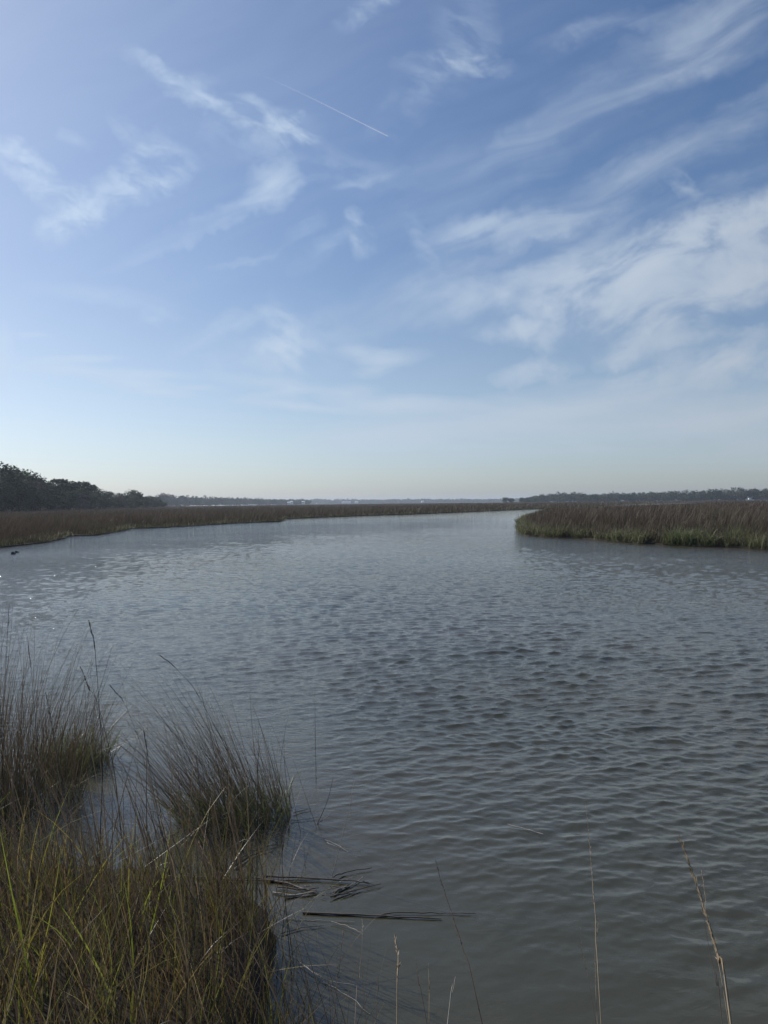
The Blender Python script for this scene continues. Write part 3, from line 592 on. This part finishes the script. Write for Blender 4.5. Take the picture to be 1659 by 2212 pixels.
# foreground grass of the bank
region = [(-9, 6.1), (-3.7, 5.45), (-2.6, 5.15), (-1.6, 5.0), (-1.0, 4.85), (-.55, 4.7), (-.36, 3.9), (-.20, 3.3), (.0, 2.9), (.0, 2.2), (-.3, 1.5), (-3, 1.2), (-9, 1.5)]
def bank_blades():
    parts = []
    R1 = sample_bank(38000, region, g); n = len(R1)
    clump = smooth_noise(R1[:, 0], R1[:, 1], .8, 61, 3); edge = np.clip((-.17*R1[:, 1] + .44 - R1[:, 0] + .22*smooth_noise(R1[:, 1], R1[:, 1]*0, .5, 66))/.35, .04, 1); keep = g.random(n) < np.clip(.55 + 1.1*clump, .10, 1)*edge; R1 = R1[keep]; n = len(R1)
    pn = smooth_noise(R1[:, 0], R1[:, 1], 1.6, 62)
    hh = g.gamma(9, .052, n).clip(.15, .85)*(1 + .2*pn)
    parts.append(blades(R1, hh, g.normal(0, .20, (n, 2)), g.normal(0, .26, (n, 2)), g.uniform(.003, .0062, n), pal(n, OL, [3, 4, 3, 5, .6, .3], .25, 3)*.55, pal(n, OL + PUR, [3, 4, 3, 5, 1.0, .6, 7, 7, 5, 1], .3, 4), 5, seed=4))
    # thin purple brown culms, upright, taller
    R2 = sample_bank(5500, region, g); n = len(R2)
    c2 = smooth_noise(R2[:, 0], R2[:, 1], .5, 63, 3); R2 = R2[g.random(n) < np.clip(.34 + .9*c2, .06, 1)]; n = len(R2)
    parts.append(blades(R2, g.normal(.90, .25, n).clip(.4, 1.5), g.normal(0, .10, (n, 2)) + [-.12, 0], g.normal(0, .10, (n, 2)) + [-.06, 0], g.uniform(.0038, .0068, n), pal(n, PUR, [3, 2, 3, .6], .2, 5), pal(n, PUR, [3, 3, 2, 1.5], .25, 6), 6, seed=5))
    R5 = sample_bank(480, [(-3.4, 5.25), (-1.5, 5.0), (-.75, 4.75), (-.6, 3.6), (-3.2, 3.4)], g); n = len(R5)
    c5 = smooth_noise(R5[:, 0], R5[:, 1], .45, 67, 2); R5 = R5[g.random(n) < np.clip(.35 + 1.1*c5, .02, 1)]; n = len(R5)
    parts.append(blades(R5, g.normal(1.12, .20, n).clip(.6, 1.5), g.normal(0, .08, (n, 2)) + [-.13, 0], g.normal(0, .10, (n, 2)) + [-.08, 0], g.uniform(.005, .0085, n), pal(n, PUR, [3, 2, 3, .4], .2, 15), pal(n, PUR, [3, 3, 2, 1.2], .25, 16), 7, seed=15))
    # broken and fallen pale blades lying through the mass
    R3 = sample_bank(1500, region, g); n = len(R3); R3[:, 2] += g.uniform(.05, .45, n); a = g.uniform(0, 6.28, n); dv = np.stack([np.cos(a), np.sin(a)], 1)
    parts.append(blades(R3, g.uniform(.08, .26, n), dv*g.uniform(.8, 2.2, n)[:, None], dv*g.uniform(-.3, .6, n)[:, None]*.6, g.uniform(.002, .0045, n), pal(n, [(.20, .16, .10), (.12, .085, .055), (.34, .29, .20)], [2, 3, 1], .2, 7), pal(n, [(.22, .18, .11), (.15, .11, .07)], [1, 2], .2, 8), 5, seed=6))
    # a few broad lime and yellow blades
    R4 = sample_bank(650, [(-9, 5.5), (-1.2, 4.6), (-1.0, 1.5), (-9, 1.5)], g); n = len(R4)
    parts.append(blades(R4, g.uniform(.45, .95, n), g.normal(0, .2, (n, 2)), g.normal(0, .25, (n, 2)), g.uniform(.005, .010, n), pal(n, [(.20, .26, .03), (.30, .26, .04), (.13, .19, .03)], [2, 1, 2], .15, 9), pal(n, [(.32, .36, .05), (.42, .30, .05)], [2, 1], .15, 10), 6, seed=7))
    V, F, C = join(parts); print('bank', len(F))
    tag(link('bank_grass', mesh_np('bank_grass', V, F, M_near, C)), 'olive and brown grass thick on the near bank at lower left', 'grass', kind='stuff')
bank_blades()
def tussock(cx, cy, rx, ry, n, hmean, hsd, leanx, leany, label, green=.3, seed=1, hfun=None, spread=.16, litter=120):
    g = np.random.default_rng(seed); a = g.uniform(0, 6.28, n); r = np.sqrt(g.random(n)); ox = r*np.cos(a); oy = r*np.sin(a)
    z = .0 + 0*ox; roots = np.stack([cx + ox*rx, cy + oy*ry, z - .06], 1)
    cl = smooth_noise(roots[:, 0], roots[:, 1], .24, seed + 9, 3); ok = g.random(n) < np.clip(.5 + 1.5*cl, .03, 1); ox, oy, r, roots = ox[ok], oy[ok], r[ok], roots[ok]; n = len(r)
    h = (hmean*g.beta(2.6, 2.3, n)*1.5)*(1 - .20*r**2)*(1 + .25*smooth_noise(roots[:, 0], roots[:, 1], .35, seed + 10))
    if hfun is not None: h = h*hfun(ox)
    lean = np.stack([ox*spread, oy*spread], 1) + g.normal(0, .10, (n, 2)) + [leanx, leany]; bend = np.stack([ox*.12, oy*.1], 1) + g.normal(0, .13, (n, 2)) + [leanx*.4, 0]
    main = blades(roots, h, lean, bend, g.uniform(.0030, .0058, n), pal(n, PUR + [(.08, .085, .04)], [3, 3, 2, 1, 2], .2, seed), pal(n, PUR, [3, 3, 2, 1], .25, seed + 1), 6, seed=seed)
    k = int(n*green*1.6); a = g.uniform(0, 6.28, k); r = np.sqrt(g.random(k))*1.1; rr = np.stack([cx + r*np.cos(a)*rx, cy + r*np.sin(a)*ry, np.full(k, -.05)], 1)
    low = blades(rr, g.uniform(.2, .55, k), g.normal(0, .35, (k, 2)) + [leanx, -.05], g.normal(0, .4, (k, 2)), g.uniform(.004, .009, k), pal(k, [(.08, .105, .035), (.08, .07, .04)], [1, 1], .2, seed + 2), pal(k, [(.14, .19, .055), (.12, .13, .055), (.24, .20, .13)], [3, 3, 1], .25, seed + 3), 5, seed=seed + 2)
    k = litter; a = g.uniform(0, 6.28, k); r = np.sqrt(g.random(k))*1.25; rr = np.stack([cx + r*np.cos(a)*rx, cy + r*np.sin(a)*ry*1.2, g.uniform(.0, .18, k)], 1); b = g.uniform(0, 6.28, k); dv = np.stack([np.cos(b), np.sin(b)], 1)
    fallen = blades(rr, g.uniform(.08, .2, k), dv*g.uniform(1.5, 4, k)[:, None], dv*.2, g.uniform(.003, .005, k), pal(k, PUR, [1, 2, 1, 2], .2, seed + 4), pal(k, [(.20, .17, .12), (.09, .07, .05)], [1, 2], .2, seed + 5), 4, seed=seed + 4)
    V, F, C = join([main, low, fallen]); o = link('grass_tussock', mesh_np('grass_tussock', V, F, M_near, C)); return tag(o, label, 'grass tussock', 'tussocks standing in the water')
cA = ground(20, 1735); cA2 = ground(150, 1650); cB = ground(470, 1775); cB2 = ground(600, 1745)
tussock(cA[0] - .35, cA[1], .95, .55, 3000, 1.45, .20, .02, 0, 'tall dark purple brown tussock at the left edge', .12, 201)
tussock(cA2[0] + .06, cA2[1], .34, .30, 620, .68, .17, .06, 0, 'short spiky green tussock beside the tall one at left', .9, 202)
tussock(cB[0] + .16, cB[1], .46, .27, 1000, 1.22, .15, -.40, 0, 'leaning tussock alone in the water, stems tilted to the left', .5, 203)
tussock(cB2[0], cB2[1], .15, .12, 110, .62, .14, -.28, .0, 'thin sparse tussock at the right foot of the leaning one', .3, 204, litter=30)

# ---------------------------------------------------------------- single stalks
def tube(pts, r0, r1, sides=5, wob=0, seed=0, sub=5):
    P = np.array(pts, float)
    if len(P) > 2 or sub > 1:                      # Catmull-Rom through the points
        Q = np.vstack([2*P[0] - P[1], P, 2*P[-1] - P[-2]]); o = []
        for i in range(1, len(Q) - 2):
            for t in np.linspace(0, 1, sub, endpoint=False):
                o.append(.5*((2*Q[i]) + (-Q[i-1] + Q[i+1])*t + (2*Q[i-1] - 5*Q[i] + 4*Q[i+1] - Q[i+2])*t*t + (-Q[i-1] + 3*Q[i] - 3*Q[i+1] + Q[i+2])*t**3))
        o.append(P[-1]); P = np.array(o)
    g = np.random.default_rng(seed); P = P + g.normal(0, wob, P.shape) if wob else P
    n = len(P); T = np.gradient(P, axis=0); T /= np.linalg.norm(T, axis=1)[:, None] + 1e-12
    u = np.cross(T, [0.13, .97, .2]); u /= np.linalg.norm(u, axis=1)[:, None] + 1e-12; v = np.cross(T, u)
    th = np.linspace(0, 2*np.pi, sides, endpoint=False); rad = np.linspace(r0, r1, n)*(1 + (g.normal(0, .12, n) if wob else 0))
    V = (P[:, None, :] + rad[:, None, None]*(np.cos(th)[None, :, None]*u[:, None, :] + np.sin(th)[None, :, None]*v[:, None, :])).reshape(-1, 3)
    I = np.arange(n*sides).reshape(n, sides); J = np.roll(I, -1, 1); F = np.stack([I[:-1], J[:-1], J[1:], I[1:]], -1).reshape(-1, 4)
    return V, F, np.zeros((len(V), 3)), P
def fluff(P, n, length, width, g, spread=.35):
    """narrow spikelets hugging the stem"""
    i = g.uniform(0, len(P) - 1.001, n); k = i.astype(int); f = (i - k)[:, None]; c = P[k]*(1 - f) + P[k+1]*f; T = P[k+1] - P[k]; T /= np.linalg.norm(T, axis=1)[:, None]
    d = T + g.normal(0, spread, (n, 3)); d /= np.linalg.norm(d, axis=1)[:, None]; s = np.cross(d, g.normal(0, 1, (n, 3))); s /= np.linalg.norm(s, axis=1)[:, None]
    l = (length*g.uniform(.5, 1.3, n))[:, None]; w = (width*g.uniform(.6, 1.3, n))[:, None]
    V = np.stack([c, c + d*l*.5 + s*w, c + d*l, c + d*l*.5 - s*w], 1).reshape(-1, 3); return V, np.arange(4*n).reshape(-1, 4), np.zeros((4*n, 3))
def stalk(pts, r, label, mat=M_stem, plume=.3, pmat=M_plume, group='single grass stalks', leafy=0, seed=0, nfl=70, pl=.030, cat='grass stalk', name='grass_stalk', ns=.30):
    """pts from root to tip, world metres"""
    g = np.random.default_rng(seed + 900); base = np.array(pts[0]); L_ = [np.array(p) - base for p in pts]
    e = empty(name, base); tag(e, label, cat, group)
    V, F, C, P = tube(L_, r, r*.28, 5, .0012, seed); link('stem', mesh_np('stem', V, F, mat), e)
    if plume:
        k = int(len(P)*(1 - plume)); V, F, C = fluff(P[k:], max(nfl, 46), pl*.7, r*.45, g, ns*.55); link('seed_head', mesh_np('seed_head', V, F, pmat, smooth=False), e)
    for q in range(leafy):
        i = int(len(P)*g.uniform(.15, .75)); a = g.uniform(0, 6.28); ln = g.uniform(.15, .35); p0 = P[i]
        v, f, c = blades(p0[None], np.array([ln]), np.array([[math.cos(a)*.35, math.sin(a)*.2]]), np.array([[math.cos(a)*.4, 0]]), np.array([r*2.2]), np.array([(.09, .06, .045)]), np.array([(.16, .12, .08)]), 5, seed=q)
        link('leaf', mesh_np('leaf', v, f, M_near, c), e)
    return e
def from_px(px_pts, Ys, root=None):
    """px_pts top to bottom with one forward distance each; returned root first"""
    P = [at(x, y, Y) for (x, y), Y in zip(px_pts, Ys)][::-1]
    if root is not None: P = [np.array(root)] + P
    else:
        d = P[0] - P[1]; k = 0
        p = P[0].copy(); zb = float(bank_z(np.array([p[0]]), np.array([p[1]]))[0])
        if p[2] > max(zb, 0) + .02:
            tgt = max(zb, 0) - .03; s = (p[2] - tgt)/max(1e-3, -d[2]/np.linalg.norm(d)); s = min(s, 1.2); q = p + d/np.linalg.norm(d)*s; q[2] = min(q[2], tgt); P = [q] + P
    return P
right = [
 ([(940, 1857), (963, 1938), (999, 2046), (1042, 2212)], [2.75, 2.65, 2.5, 2.3], .0024, M_stem, .50, 'dark beaded stalk leaning left over the dark water, bottom centre', 1, 90, .022),
 ([(1265, 1734), (1276, 1854), (1285, 1986), (1298, 2212)], [2.9, 2.75, 2.55, 2.25], .0021, M_straw, .55, 'longest thin straw coloured stalk, almost upright at lower right', 1, 80, .026),
 ([(1470, 1812), (1504, 1908), (1528, 1986), (1552, 2070), (1579, 2212)], [2.5, 2.4, 2.3, 2.2, 2.0], .0042, M_straw, .62, 'thick golden brown fluffy stalk near the right edge', 2, 150, .040),
 ([(1517, 1880), (1524, 1940), (1531, 2000), (1575, 2212)], [2.5, 2.4, 2.3, 2.05], .0014, M_straw, .3, 'hair thin straw stalk crossing the fluffy golden one at right', 0, 20, .02),
 ([(854, 2025), (860, 2082), (856, 2212)], [2.5, 2.4, 2.25], .0033, M_straw, .62, 'short golden fluffy stalk at the bottom, left of centre', 0, 110, .026),
 ([(926, 2079), (928, 2140), (928, 2212)], [2.5, 2.4, 2.3], .0013, M_straw, 0, 'bare upright thin stem at the bottom, right of the leaning pair', 0, 0, 0),
 ([(897, 2067), (906, 2130), (921, 2212)], [2.5, 2.4, 2.3], .0015, M_stem, .4, 'thin feathery stem leaning left at the bottom beside the bare one', 0, 40, .02),
 ([(985, 2109), (974, 2160), (966, 2212)], [2.4, 2.3, 2.25], .0019, M_reedpale, 0, 'short pale stem tilted to the right at the bottom centre', 0, 0, 0),
 ([(1251, 2001), (1256, 2050), (1264, 2090), (1287, 2212)], [2.6, 2.5, 2.45, 2.3], .0010, M_stem, .5, 'faint dark thin stem just left of the longest straw stalk', 0, 30, .02),
 ([(1292, 1986), (1290, 2020), (1285, 2075), (1290, 2212)], [2.6, 2.55, 2.5, 2.3], .0011, M_straw, .3, 'short side stem branching beside the longest straw stalk', 0, 20, .02),
 ([(817, 2079), (817, 2140), (813, 2212)], [2.5, 2.4, 2.3], .0010, M_stem, 0, 'very thin upright stem left of the short golden stalk', 0, 0, 0),
 ([(742, 2010), (731, 2100), (721, 2212)], [2.7, 2.55, 2.4], .0016, M_stem, .5, 'dark stem with a golden middle at the right edge of the grass', 0, 60, .022),
 ([(782, 1986), (782, 2030), (776, 2110), (765, 2212)], [2.8, 2.7, 2.6, 2.4], .0011, M_straw, .28, 'hair thin stem with a small pale seed head over dark water', 0, 26, .014),
 ([(1518, 1878), (1512, 1930), (1530, 2040), (1548, 2130), (1560, 2212)], [2.45, 2.35, 2.25, 2.15, 2.05], .0012, M_stem, .3, 'thin dark stem behind the fluffy golden stalk at right', 0, 20, .02)]
for i, (pp, Ys, r, mt, pl_, lab, lf, nfl, fl) in enumerate(right):
    stalk(from_px(pp, Ys), r, lab, mt, pl_, M_straw if mt == M_straw else M_plume, 'stalks rising over the water at the bottom', 0, i, nfl, fl)
tall = [
 ([(194, 1347), (206, 1409), (216, 1563), (221, 1659), (218, 1774), (214, 1960)], [4.7]*6, .0048, 'tallest dark stalk with a narrow plume, upright left of the middle tussock', M_stemdark, .22),
 ([(348, 1418), (374, 1438), (418, 1486), (461, 1563), (520, 1680), (560, 1770)], [6.2, 6.2, 6.2, 6.2, 6.25, 6.25], .0042, 'long stalk arching left above the leaning tussock', M_stemdark, .25),
 ([(240, 1484), (269, 1520), (298, 1592), (331, 1678), (356, 1800)], [5.4]*5, .0034, 'curved stalk bowing left between the tall stalk and the leaning tussock', M_stemdark, .2),
 ([(175, 1443), (192, 1486), (211, 1520), (245, 1659), (259, 1774), (275, 1930)], [4.8]*6, .0036, 'brown stalk with drooping plume crossing the tallest stalk', M_stem, .3),
 ([(493, 1620), (491, 1720), (490, 1822), (489, 1990)], [4.9]*4, .0036, 'straight golden brown stalk in front of the leaning tussock', M_stem, .4),
 ([(607, 1773), (612, 1893), (622, 2013), (630, 2120)], [4.3, 4.2, 4.1, 4.0], .0032, 'dark upright stalk at the right edge of the near grass', M_stemdark, .2),
 ([(620, 1775), (600, 1905), (585, 2050)], [4.4, 4.3, 4.2], .0024, 'thin stalk tilted right at the edge of the near grass', M_stemdark, .3),
 ([(425, 1640), (440, 1760), (470, 1900), (500, 2080)], [4.4, 4.3, 4.2, 4.0], .0036, 'dark stalk leaning left across the gap of open water', M_stemdark, .2),
 ([(310, 1580), (330, 1700), (360, 1850), (400, 2040)], [4.4, 4.3, 4.2, 4.0], .0036, 'brown stalk leaning left below the curved stalk', M_stem, .25),
 ([(100, 1500), (125, 1640), (150, 1800), (170, 2000)], [4.2, 4.1, 4.0, 3.9], .0030, 'thin stalk standing before the tall left tussock', M_stemdark, .25),
 ([(20, 1310), (10, 1480), (5, 1680), (0, 1900)], [5.6, 5.5, 5.4, 5.3], .0032, 'tallest thin stem at the very left edge', M_stemdark, .3),
 ([(60, 1380), (72, 1500), (85, 1680), (95, 1850)], [5.8, 5.7, 5.6, 5.4], .0030, 'thin stem rising from the tall left tussock', M_stemdark, .25),
 ([(430, 1820), (470, 1900), (530, 2030), (620, 2212)], [3.4, 3.2, 3.0, 2.7], .0035, 'brown stalk slanting down right through the near grass', M_stem, .2),
 ([(345, 1790), (380, 1870), (430, 1960), (500, 2080)], [3.6, 3.5, 3.4, 3.2], .0040, 'long brown stem slanting across the middle of the near grass', M_stem, .15)]
for i, (pp, Ys, r, lab, mt, pl_) in enumerate(tall):
    stalk(from_px(pp, Ys), r*.8, lab, mt, pl_, M_plume, 'tall stalks of the near bank', 2 if i < 9 else 0, 40 + i, 120, .04, ns=.2)
# lone reeds standing in the water
for i, (pp, r, lab) in enumerate([([(680, 1484), (681, 1600), (683, 1690)], .0040, 'lone straight dark reed standing in open water'),
        ([(766, 1686), (743, 1792), (716, 1899)], .0034, 'pale reed tilted right, rising from the floating reeds'),
        ([(720, 1678), (708, 1728), (686, 1781)], .0042, 'bent dark reed leaning right beside the lone straight one'), ([(732, 1743), (712, 1760), (686, 1782)], .0030, 'short reed forking from the foot of the bent dark one'),
        ([(633, 1640), (660, 1720), (684, 1790)], .0022, 'thin reed leaning left toward the leaning tussock'), ([(585, 1560), (620, 1660), (640, 1760), (650, 1800)], .0026, 'arched thin reed at the right side of the leaning tussock'),
        ([(655, 1780), (657, 1840), (660, 1880)], .0018, 'faint upright reed above the floating reeds'), ([(757, 1700), (759, 1730), (757, 1745)], .0012, 'tiny reed tip behind the tilted pale reed')]):
    b = ground(*pp[-1]); P = [at(x, y, b[1]) for x, y in pp[:-1]][::-1]; b2 = b.copy(); b2[2] = -.08
    stalk([b2, b] + P, r, lab, M_reedpale if i == 1 else M_stemdark, 0, group='lone reeds in the water', seed=70 + i, cat='reed', name='reed')
# ---------------------------------------------------------------- floating dead reeds
flo = [([(654, 1974), (800, 1980), (952, 1988)], .0075, 'long straight dark reed floating lowest across the dark water', 0),
 ([(814, 1980), (862, 1975), (950, 1976), (1028, 1977)], .0045, 'thinner reed floating crosswise over the end of the long straight one', 0),
 ([(720, 1898), (750, 1888), (804, 1879)], .0055, 'short reed pointing up right from the floating bundle', 0),
 ([(398, 1895), (458, 1900), (578, 1899)], .0075, 'dark reed at the left end of the floating bundle, behind the grass', 0),
 ([(440, 1902), (560, 1906), (690, 1904)], .0070, 'long reed through the middle of the floating bundle', 0),
 ([(570, 1897), (738, 1906), (796, 1912)], .0065, 'long reed along the top of the floating bundle', 0),
 ([(558, 1900), (622, 1912), (662, 1926), (684, 1928)], .0085, 'thick reed curving down to the broken end of the bundle', 0),
 ([(616, 1940), (678, 1932)], .0085, 'thick pale edged reed at the lower edge of the bundle', 1),
 ([(600, 1920), (650, 1926), (690, 1922)], .0060, 'reed wedged between the thick ones of the bundle', 0),
 ([(590, 1930), (640, 1936), (684, 1930)], .0055, 'reed crossing beneath the broken end of the bundle', 1),
 ([(714, 1942), (750, 1930), (780, 1924)], .0065, 'lower reed of the small crossed heap right of the bundle', 0),
 ([(735, 1938), (770, 1927), (822, 1914)], .0048, 'longest reed of the small crossed heap, pointing right', 0),
 ([(722, 1932), (740, 1921), (756, 1914)], .0090, 'thick stub in the small crossed heap', 0),
 ([(716, 1936), (735, 1925), (765, 1912), (785, 1898)], .0035, 'thin reed on top of the small crossed heap', 1),
 ([(716, 1996), (750, 2006), (780, 2020)], .0030, 'thin curved reed floating below the long straight one', 1),
 ([(616, 1987), (690, 1990), (766, 1994)], .0025, 'hair thin straight reed just under the long straight one', 1),
 ([(608, 2020), (650, 2008), (700, 2003)], .0030, 'thin reed at the water edge of the near grass', 0),
 ([(499, 1869), (550, 1842), (602, 1826)], .0060, 'slanting reed below the leaning tussock', 0),
 ([(505, 1880), (548, 1852), (590, 1838)], .0045, 'second slanting reed lying just under the first', 1),
 ([(634, 1759), (655, 1753), (672, 1750)], .0045, 'short stick floating right of the leaning tussock', 0),
 ([(1096, 1785), (1135, 1795), (1173, 1806)], .0042, 'lone thin stick floating far out in the open water', 1),
 ([(702, 1815), (730, 1828), (752, 1842)], .0026, 'pale split reed floating left of open water', 1),
 ([(706, 1822), (728, 1832), (760, 1838)], .0020, 'pale splinter floating with the split reed', 1),
 ([(640, 2080), (700, 2120), (770, 2135)], .0028, 'thin pale reed floating at the bottom beside the grass', 1),
 ([(700, 2125), (760, 2160), (800, 2195)], .0020, 'hair thin reed floating lowest at the bottom', 1),
 ([(628, 1776), (660, 1772), (690, 1768)], .0028, 'small twig floating under the short stick', 0)]
for i, (pp, r, lab, pale) in enumerate(flo):
    P = [ground(x, y) + np.array([0, 0, r*.55 + .0055 + .004*(i % 3)]) for x, y in pp]; c = np.mean(P, 0)
    V, F, C, _ = tube([p - c for p in P], r, r*.55, 6, .0018, 300 + i); o = link('floating_reed', mesh_np('floating_reed', V, F, M_reedpale if pale else M_reed)); o.location = c
    tag(o, lab, 'dead reed', 'dead reeds floating on the water')

for i in range(12):
    px = random.uniform(625, 790); py = random.uniform(1900, 1942); a = random.uniform(-.5, .5); ln = random.uniform(12, 34); bend = random.uniform(-3, 3)
    P = [ground(px, py), ground(px + ln*.5*math.cos(a), py - ln*.25*math.sin(a) + bend*.5), ground(px + ln*math.cos(a), py - ln*.5*math.sin(a))]
    P = [p + np.array([0, 0, .012 + .006*(k if i % 2 else 2 - k)]) for k, p in enumerate(P)]; c = np.mean(P, 0)
    V, F, C, _ = tube([p - c for p in P], random.uniform(.0018, .0036), .0014, 5, .0022, 500 + i); o = link('floating_twig', mesh_np('floating_twig', V, F, M_reed)); o.location = c
    tag(o, 'thin short twig tangled among the floating reed bundle', 'twig', 'twigs tangled in the floating reeds')
# ---------------------------------------------------------------- contrail
def contrail():
    mt, t, o = new_mat('contrail_ice')
    at_ = node(t, 'ShaderNodeAttribute', attribute_name='Col'); tr = node(t, 'ShaderNodeBsdfTransparent'); d = node(t, 'ShaderNodeBsdfDiffuse'); d.inputs[0].default_value = (.9, .92, .95, 1)
    tl = node(t, 'ShaderNodeBsdfTranslucent'); tl.inputs[0].default_value = (.9, .92, .95, 1); mx0 = node(t, 'ShaderNodeMixShader'); t.links.new(d.outputs[0], mx0.inputs[1]); t.links.new(tl.outputs[0], mx0.inputs[2])
    mx = node(t, 'ShaderNodeMixShader'); t.links.new(at_.outputs['Fac'], mx.inputs[0]); t.links.new(tr.outputs[0], mx.inputs[1]); t.links.new(mx0.outputs[0], mx.inputs[2]); t.links.new(mx.outputs[0], o.inputs[0])
    P = []; 
    for x, y in [(838, 294), (760, 255), (680, 215), (610, 182), (540, 150)]:
        d_ = ray(x, y); P.append(d_*(9000/d_[2]))
    base = P[0]; V, F, C, Q = tube([p - base for p in P], 9, 20, 10, 0, 5, 8)
    s = np.linspace(0, 1, len(Q)); a = np.interp(s, [0, .02, .25, .6, 1], [.34, .32, .17, .05, 0.0]); C = np.repeat(a, 10)[:, None]*np.ones(3)
    ob = link('contrail', mesh_np('contrail', V, F, mt, C)); ob.location = base; tag(ob, 'straight white aircraft trail slanting down right in the blue sky', 'contrail')
contrail()

# ---------------------------------------------------------------- haze
mt, t, o = new_mat('haze_air'); pv = node(t, 'ShaderNodeVolumePrincipled'); pv.inputs['Color'].default_value = (.72, .82, .95, 1); pv.inputs['Density'].default_value = .00018
pv.inputs['Anisotropy'].default_value = .3; t.links.new(pv.outputs[0], o.inputs['Volume'])
hz = boxes('haze', [(-7400, 7400, -7400, 7400, -1.9, 32)], mt); tag(hz, kind='stuff', label='thin pale blue air over the whole marsh', cat='haze')
